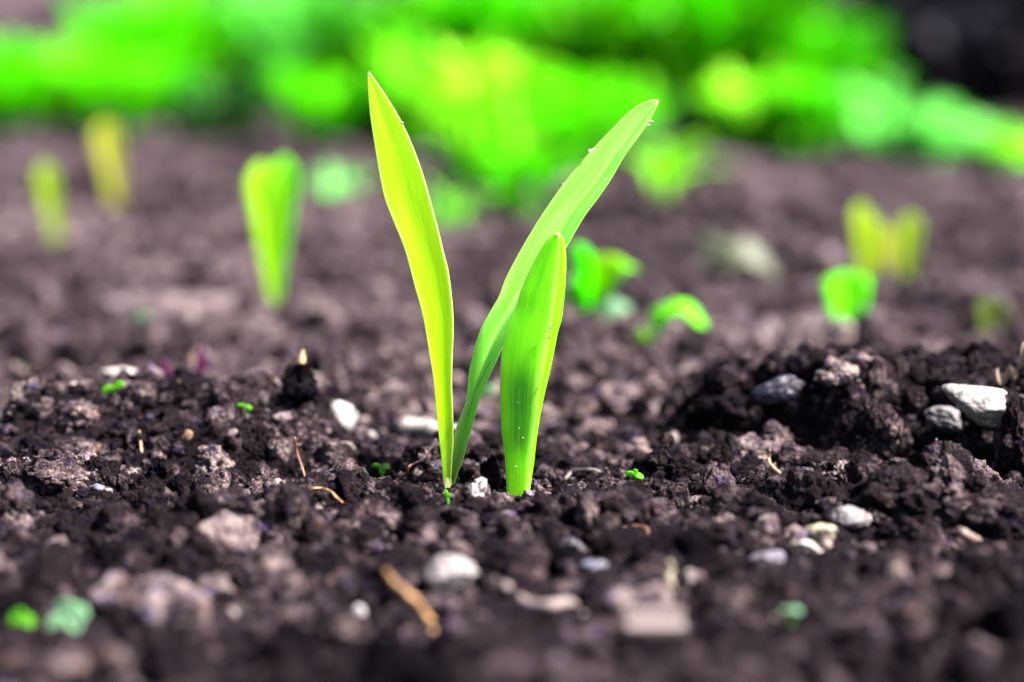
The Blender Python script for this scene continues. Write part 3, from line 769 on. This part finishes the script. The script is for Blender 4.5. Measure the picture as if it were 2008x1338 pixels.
strand("curled_root", "thick orange root with pale cut end in the near soil", "root", [(757, 1118), (768, 1138), (790, 1156), (812, 1176), (825, 1196), (846, 1226)], [3, 7, 6, 8, 10, 6], ORANGE)
strand("curled_root", "pinkish bent root beside the big pale rounded stone", "root", [(990, 1148), (1008, 1166), (1040, 1186), (1080, 1188), (1112, 1182), (1142, 1196)], [9, 12, 12, 11, 8, 5], PINKBARK)
strand("rootlet", "branching tan rootlet curling up in the shaded hollow of the tall mound", "rootlet", [(1510, 882), (1507, 900), (1514, 915), (1528, 928), (1532, 942), (1552, 940), (1572, 925)], [1.2, 2.2, 2.4, 2, 1.3], ROOT, 46.3, [[(1507, 900), (1500, 895), (1494, 898)], [(1514, 915), (1521, 908)], [(1552, 940), (1557, 930), (1567, 932)], [(1530, 936), (1520, 938)], [(1505, 898), (1498, 903)]], group=R_)
strand("rootlet", "short straight straw-coloured rootlet upright beyond the single-leaf sprout", "rootlet", [(1420, 924), (1425, 940), (1430, 966)], [1.3, 2.2, 2.6], ROOT, 46.0, group=R_)
strand("rootlet", "wavy pale rootlet rising over the flat dark grey stone", "rootlet", [(1658, 928), (1648, 944), (1641, 962), (1640, 978), (1628, 990), (1620, 1010), (1609, 1026)], [1, 2, 2.8, 2.2, 1.6], ROOT, 45.2, [[(1641, 980), (1648, 976), (1650, 968)]], group=R_)
strand("rootlet", "rust-red rootlet slanting beside the tiny seedling near the twin-leaf sprout", "rootlet", [(765, 956), (782, 940), (798, 928), (803, 914), (826, 903)], [2.2, 2.4, 1.8, 1.2], ROOTRED, group=R_, branches=[[(800, 930), (801, 916)]])
strand("rootlet", "fine orange rootlet looping over clods below the low mound", "rootlet", [(612, 958), (630, 957), (648, 964), (660, 976), (674, 990)], [1.2, 1.6, 1.4], ORANGE, group=R_)
strand("rootlet", "thin reddish rootlet on the low mound's slope under the knobbly clod", "rootlet", [(578, 858), (582, 885), (590, 910), (600, 942)], [1.4, 1.6, 1.4], ROOTRED, group=R_)
strand("rootlet", "tiny golden rootlet upright on the low mound near the pinkish white pebble", "rootlet", [(273, 846), (276, 860), (276, 872)], [1.2, 2, 1.6], ROOT, group=R_)
strand("rootlet", "pale curved rootlet arching over the far soil behind the tiny bright seedling", "rootlet", [(1108, 940), (1122, 926), (1145, 922), (1170, 924), (1182, 932)], [3, 4.5, 4.5, 3], PINKBARK, group=R_)
strand("rootlet", "rusty flat rootlet in front of the squat clod", "rootlet", [(1222, 1032), (1242, 1031), (1268, 1036)], [1.6, 2, 1.4], ROOTRED, group=R_)
strand("rootlet", "blurred beige rootlet hook drooping beside the cream chip", "rootlet", [(1543, 1002), (1530, 1024), (1532, 1050), (1540, 1074), (1548, 1098), (1562, 1122), (1584, 1130)], [6, 6, 7, 5, 7, 8], ROOTDARK, 42.2, group=R_)
strand("rootlet", "thick dark twisted rootlet leaning over the cream chip's far end", "rootlet", [(1618, 1066), (1628, 1092), (1622, 1120), (1634, 1150), (1648, 1176)], [12, 11, 8, 6], ROOTDARK, 39.5, [[(1640, 1080), (1622, 1100)], [(1665, 1085), (1640, 1110)]], group=R_)
strand("rootlet", "pale yellow stubby stalk upright near the blocky wood chip", "rootlet", [(1313, 1102), (1316, 1118), (1312, 1134), (1318, 1150)], [5, 7, 6, 5], YGREY, group=R_)
strand("rootlet", "orange-brown rootlet straying across the tall mound's near hump", "rootlet", [(2006, 1004), (1975, 1022), (1950, 1042), (1928, 1066)], [1.6, 2.2, 2], ORANGE, 42.5, [[(1975, 1022), (1968, 1040)]], group=R_)
strand("rootlet", "delicate upright rootlet on the cracked block of earth", "rootlet", [(1836, 862), (1835, 880), (1836, 902)], [1, 1.5, 1.4], ROOT, 46.4, group=R_)
strand("twig", "long brown twig sloping down the near hump of the tall mound", "twig", [(1880, 1040), (1930, 1072), (1975, 1100), (2020, 1128)], [9, 10, 11], ROOTDARK, 39.8)
strand("dry_leaf_scrap", "narrow blue-grey leaf shard poking up on the near hump", "leaf shard", [(1912, 985), (1922, 1005), (1938, 1025), (1950, 1032)], [6, 10, 8, 5], BLUEGREY, 43.0)
# curled husk bits at the tall mound's outer end
for i, (x, y, dx, dy, w, lb) in enumerate([(1965, 755, -10, -24, 20, "curled brown husk beside the angular white stone"), (1985, 745, -4, -22, 16, "smaller curled husk between the brown one and the knotty column"), (2004, 720, 0, -38, 16, "longest pale husk at the tip of the knotty crumb column")]):
    b = at(x, y, 48.3); k = b[1] / FPX; r = empty("dry_husk", b, lb, "husk", "dry curled husks on the tall mound")
    v, f, uv = blade_mesh(-dy * 1.5 * k, w * k, (-.6, 0), .5, 1.0, 8, 3, .03, .5, .3 + i * .6, .5)
    m = leaf_mat("husk_brown", (.20, .14, .11), (.42, .33, .27), .25) if i == 0 else bpy.data.materials["husk_brown"]
    mesh_obj("husk_shell", v, f, m, r, uv=uv)
    v, f, uv = blade_mesh(-dy * 1.1 * k, w * .8 * k, (.1, 0), -.5, 1.0, 8, 3, .03, .5, 1.4 + i * .6, .5)
    mesh_obj("husk_shell", v, f, m, r, uv=uv)

# ------------------------------------------------------------------ loose crumbs of soil (nobody could count them)
rnd = np.random.RandomState(21)
SH = {s: [clod_shape(1000 + 10 * s + i, s) for i in range(n)] for s, n in ((1, 6), (2, 12), (3, 18), (4, 14))}
chunksV, chunksF, chunksT, voff = [], [], [], 0
def scatter(y0, y1, dens, rmin, rmax, power, sink=(.1, .5), tmean=0.0, lodpx=(2.2, 5, 16), xr=None):
    global voff
    half = .255 * y1 + 1.5
    n = int(dens * (y1 - y0) * 2 * half)
    x = rnd.uniform(-half, half, n); y = rnd.uniform(y0, y1, n)
    ok = np.abs(x) < .255 * y + 1.5
    if xr: ok &= (x > xr[0]) & (x < xr[1])
    x, y = x[ok], y[ok]; n = len(x)
    r = rmin + (rmax - rmin) * rnd.uniform(0, 1, n) ** power
    ok = np.ones(n, bool)
    for ex, ey, er, big in EXCL:
        ok &= ~(((x - ex) ** 2 + (y - ey) ** 2 < (er + r * .8) ** 2) & (r > big))
    # patchiness
    P = np.stack([x, y, 0 * x], 1)
    ok &= (perlin(P / 1.7 + 77) * .8 + rnd.uniform(-.5, .5, n)) > -.45
    x, y, r = x[ok], y[ok], r[ok]; n = len(x)
    z = terrain(x, y)
    z = z + r * (1 - 2 * rnd.uniform(sink[0], sink[1], n))*.75
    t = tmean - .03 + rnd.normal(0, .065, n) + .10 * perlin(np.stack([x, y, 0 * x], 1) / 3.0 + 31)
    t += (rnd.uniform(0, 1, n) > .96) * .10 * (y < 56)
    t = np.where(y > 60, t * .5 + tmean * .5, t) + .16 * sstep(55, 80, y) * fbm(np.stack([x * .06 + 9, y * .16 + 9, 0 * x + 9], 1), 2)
    pxr = r * FPX / y / 1.96
    blur = 1.35 * FPX * np.abs(1 / 46.8 - 1 / y) / 1.96
    eff = pxr / (1 + blur * .12)
    lod = np.where(eff < lodpx[0], 1, np.where(eff < lodpx[1], 2, np.where(eff < lodpx[2], 3, 4)))
    for i in range(n):
        V, F = SH[lod[i]][rnd.randint(len(SH[lod[i]]))]
        a = rnd.uniform(0, 6.28, 3); M = rot(*a) * r[i]
        sc = np.array([1, 1, 1.0]); sc[rnd.randint(3)] = rnd.uniform(.6, .85); sc[rnd.randint(3)] *= rnd.uniform(1, 1.35)
        chunksV.append(((V * sc) @ M.T + (x[i], y[i], z[i])).astype(np.float32)); chunksF.append(F + voff); voff += len(V)
        chunksT.append(np.full(len(V), t[i], np.float32))
scatter(27, 43.5, 1.9, .20, .52, 2.0)
scatter(27, 43.5, 9, .07, .24, 1.3)
scatter(36, 43.5, 12, .03, .08, 1.0, sink=(0, .3))
scatter(43.5, 54, 2.2, .15, .44, 2.0, tmean=.03)
scatter(43.5, 53, 14, .05, .18, 1.4, tmean=.03)
scatter(43.5, 51, 45, .02, .065, 1.0, sink=(0, .3), tmean=.02)
scatter(54, 75, 1.1, .16, .60, 2.2, tmean=.08)
scatter(53, 75, 5, .07, .22, 1.4, tmean=.07)
scatter(75, 140, .5, .18, .6, 2.0, tmean=.05)
scatter(140, 330, .05, .4, 1.2, 2.0, tmean=.02)
# the steep face of the tall mound
scatter(46.4, 52.2, 11, .12, .36, 1.8, sink=(.1, .5), tmean=-.04, xr=(3.8, 14))
scatter(46.4, 52.2, 60, .04, .14, 1.3, sink=(.1, .4), tmean=-.04, xr=(3.8, 14))
VV = np.concatenate(chunksV); FF = np.concatenate(chunksF); TT = np.concatenate(chunksT)
print("crumb verts", len(VV), "tris", len(FF), "pieces", len(chunksV))
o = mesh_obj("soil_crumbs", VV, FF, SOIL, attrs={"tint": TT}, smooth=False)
tag(o, "loose dark brown crumbs and clods of soil covering the bed", "soil crumbs", kind="stuff")
del VV, FF, TT, chunksV, chunksF, chunksT

# ------------------------------------------------------------------ green plants across the far side of the bed
G_BRIGHT = leaf_mat("bright_foliage", (.09, .62, .002), (.26, .82, .004), .6, gloss=.2)
G_MID = leaf_mat("mid_foliage", (.05, .34, .002), (.14, .50, .003), .55, gloss=.15)
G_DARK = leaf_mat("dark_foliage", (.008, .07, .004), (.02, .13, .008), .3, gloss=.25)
G_LIME = leaf_mat("lime_foliage", (.30, .80, .012), (.48, .86, .05), .6, gloss=.3)
G_MINT = leaf_mat("mint_foliage", (.22, .78, .14), (.42, .86, .32), .55, gloss=.3)
LIME_T = leaf_mat("tuft_lime", (.20, .70, .03), (.36, .80, .10), .5)
G_SHADE = leaf_mat("shade_dark_foliage", (.010, .010, .014), (.028, .022, .036), .2, gloss=.2)  # near-black leaves hold the dark corner's shade in their colour

def bush(name, label, px, base_py, top_py, wpx, mat, seed, n=46, lw=(1.2, 2.6), d=None, group="green plants along the far side of the bed", cat="plant", up=.35, mat2=None):
    """a clump of long arching leaves: base at photograph row base_py, reaching top_py"""
    d = d or CAM_H * FPX / (base_py - HORIZON)
    b = at(px, 400, d); b[2] = H(b[0], b[1]) - .3
    k = d / FPX
    hh = CAM_H + (HORIZON - top_py) * k - b[2]; Rr = wpx * k / 2
    r = random.Random(seed)
    e = empty(name, b, label, cat, group)
    stems, bl = [], []
    ns = max(4, n // 10); heads = []
    for i in range(ns):
        a = r.uniform(0, 6.28); q = math.sqrt(r.uniform(0, 1)) * Rr
        hd = np.array([math.cos(a) * q, math.sin(a) * q * 2.2, hh * r.uniform(.10, .55)])
        stems.append(tube([(0, 0, 0), hd * (.6, .6, .45) + (0, 0, hh * .03), hd], [.35, .25, .12], 6, 3)); heads.append(hd)
    V, F = join(stems); mesh_obj("stems", V, F, mat, e, uv=[(0, 0)] * len(V))
    for i in range(n):
        hd = heads[r.randrange(ns)]; t = r.uniform(.1, 1)
        o_ = np.array([hd[0] * (.5 + .5 * t), hd[1] * (.5 + .5 * t), max(0, hd[2] * t)])
        Ln = (hh - o_[2]) * r.uniform(.45, 1.15)
        v, f, uv = blade_mesh(Ln, r.uniform(*lw) * min(1, hh / 10), (r.uniform(.05, up), 0), r.uniform(.2, 1.1), .3, 9, 2, .06, .5, r.uniform(0, 6.28), .35, curl=r.uniform(0, .9))
        bl.append((v + o_, f, uv))
    V, F, UV = merge_blades(bl)
    mesh_obj("foliage", V, F, mat, e, uv=UV)
    return e
# px, base row, top row, spread px, material, label
plants = [
 (25, 258, 70, 170, G_BRIGHT, "bright green plant at the outermost end of the far row, beneath the beige bank"),
 (105, 250, 70, 160, G_LIME, "pale lime plant second from the outer end of the far row"),
 (215, 266, 70, 150, G_BRIGHT, "loose green plant in the far row above the golden yellow sprout"),
 (320, 255, 95, 150, G_BRIGHT, "bright green plant just before the dark gap in the far row"),
 (300, 246, -50, 230, G_BRIGHT, "mid green plant half hidden behind the first plants of the far row"),
 (430, 240, -60, 210, G_MID, "mid green plant standing over the dark gap in the far row"),
 (440, 282, 130, 200, G_DARK, "low dark green plant filling the gap in the far row"),
 (560, 240, -90, 190, G_MINT, "greyish mint plant behind the row, above the broad sprout"),
 (590, 276, 110, 140, G_BRIGHT, "low bright green plant above the broad sprout"),
 (670, 236, -60, 190, G_MID, "mid green plant behind the yellow leaf's tip"),
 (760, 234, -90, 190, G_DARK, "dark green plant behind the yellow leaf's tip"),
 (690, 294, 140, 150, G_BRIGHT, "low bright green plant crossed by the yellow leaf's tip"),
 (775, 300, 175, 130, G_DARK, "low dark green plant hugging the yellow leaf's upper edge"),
 (850, 300, 60, 200, G_BRIGHT, "big bright green plant beside the yellow leaf's upper edge"),
 (900, 245, -90, 260, G_BRIGHT, "tall bright green plant between the tips of the V-shaped leaves"),
 (950, 335, 60, 200, G_LIME, "glowing lime plant low between the tips of the V-shaped leaves"),
 (1060, 250, -110, 230, G_BRIGHT, "tall mid green plant behind the glowing lime one"),
 (1075, 350, 120, 170, G_BRIGHT, "bright green plant under the long leaf's outer half"),
 (1190, 262, -60, 170, G_MID, "tall green plant right behind the long leaf's tip"),
 (1215, 318, 130, 150, G_BRIGHT, "bright green plant touching the long leaf's tip"),
 (1340, 262, -120, 230, G_BRIGHT, "tall bright green plant just past the long leaf's tip"),
 (1350, 296, 170, 130, G_DARK, "dark green plant past the long leaf's tip"),
 (1470, 305, 120, 180, G_LIME, "lime plant above the curled withered leaf"),
 (1480, 262, -120, 180, G_MID, "tall mid green plant above the curled withered leaf"),
 (1575, 262, 10, 120, G_BRIGHT, "tall bright green plant above the fanned yellow-green sprout"),
 (1590, 312, 130, 180, G_BRIGHT, "low bright green plant above the fanned yellow-green sprout"),
 (1690, 306, 150, 150, G_MINT, "pale mint plant where the far row starts to slope away"),
 (1800, 314, 192, 160, G_MINT, "low mint plant before the added dusky shrub"),
 (1900, 325, 225, 160, G_MINT, "lower mint plant further along before the added dusky shrub"),
 (2000, 332, 245, 160, G_LIME, "lowest lime plant at the sloping end of the far row"),
]
for i, (px, bp_, ty, w, m, lb) in enumerate(plants):
    bush("leafy_plant", lb, px, bp_, ty, w, m, 50 + i, n=110 if bp_ > 270 else 190, lw=(.8, 1.9), up=.3)
# nearer single tufts
bush("grass_tuft", "pale lime tuft growing nearer than the far row, under the long leaf's tip", 1295, 398, 230, 110, G_LIME, 91, n=26, lw=(1.0, 1.8), group=None)
bush("grass_tuft", "slim green tuft of blades between the V-shaped leaves", 1040, 440, 240, 120, G_BRIGHT, 92, n=60, lw=(.5, 1.1), group=None)
bush("grass_tuft", "bright tuft of blades behind the slim one between the V-shaped leaves", 985, 372, 180, 130, G_LIME, 95, n=50, lw=(.8, 1.6), group=None)
bush("grass_tuft", "bright grassy tuft seen past the long leaf's upper edge", 1130, 362, 180, 120, G_BRIGHT, 96, n=50, lw=(.8, 1.6), group=None)
bush("grass_tuft", "low lime tuft on bare soil close behind the yellow leaf's middle", 875, 455, 320, 100, LIME_T, 93, n=20, lw=(.8, 1.4), group=None, up=.8)
bush("grass_tuft", "low mint green tuft between the broad sprout and the yellow leaf", 665, 385, 285, 120, G_MINT, 94, n=20, lw=(.8, 1.4), group=None, up=.8)
# dusky shrubs added at the foot of the bank to darken this corner
shr = [(1765, 222, -90, 260, "added dusky purple-black shrub, inner one of the shaded clump"), (1985, 224, -120, 330, "added dusky purple-black shrub, outer and taller one of the shaded clump"), (1880, 240, 20, 300, "low added dusky shrub in front of the shaded clump")]
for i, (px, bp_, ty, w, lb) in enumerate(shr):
    bush("added_dusky_shrub", lb, px, bp_, ty, w, G_SHADE, 120 + i, n=420, lw=(3, 5), group="added dusky shrubs", cat="shrub")
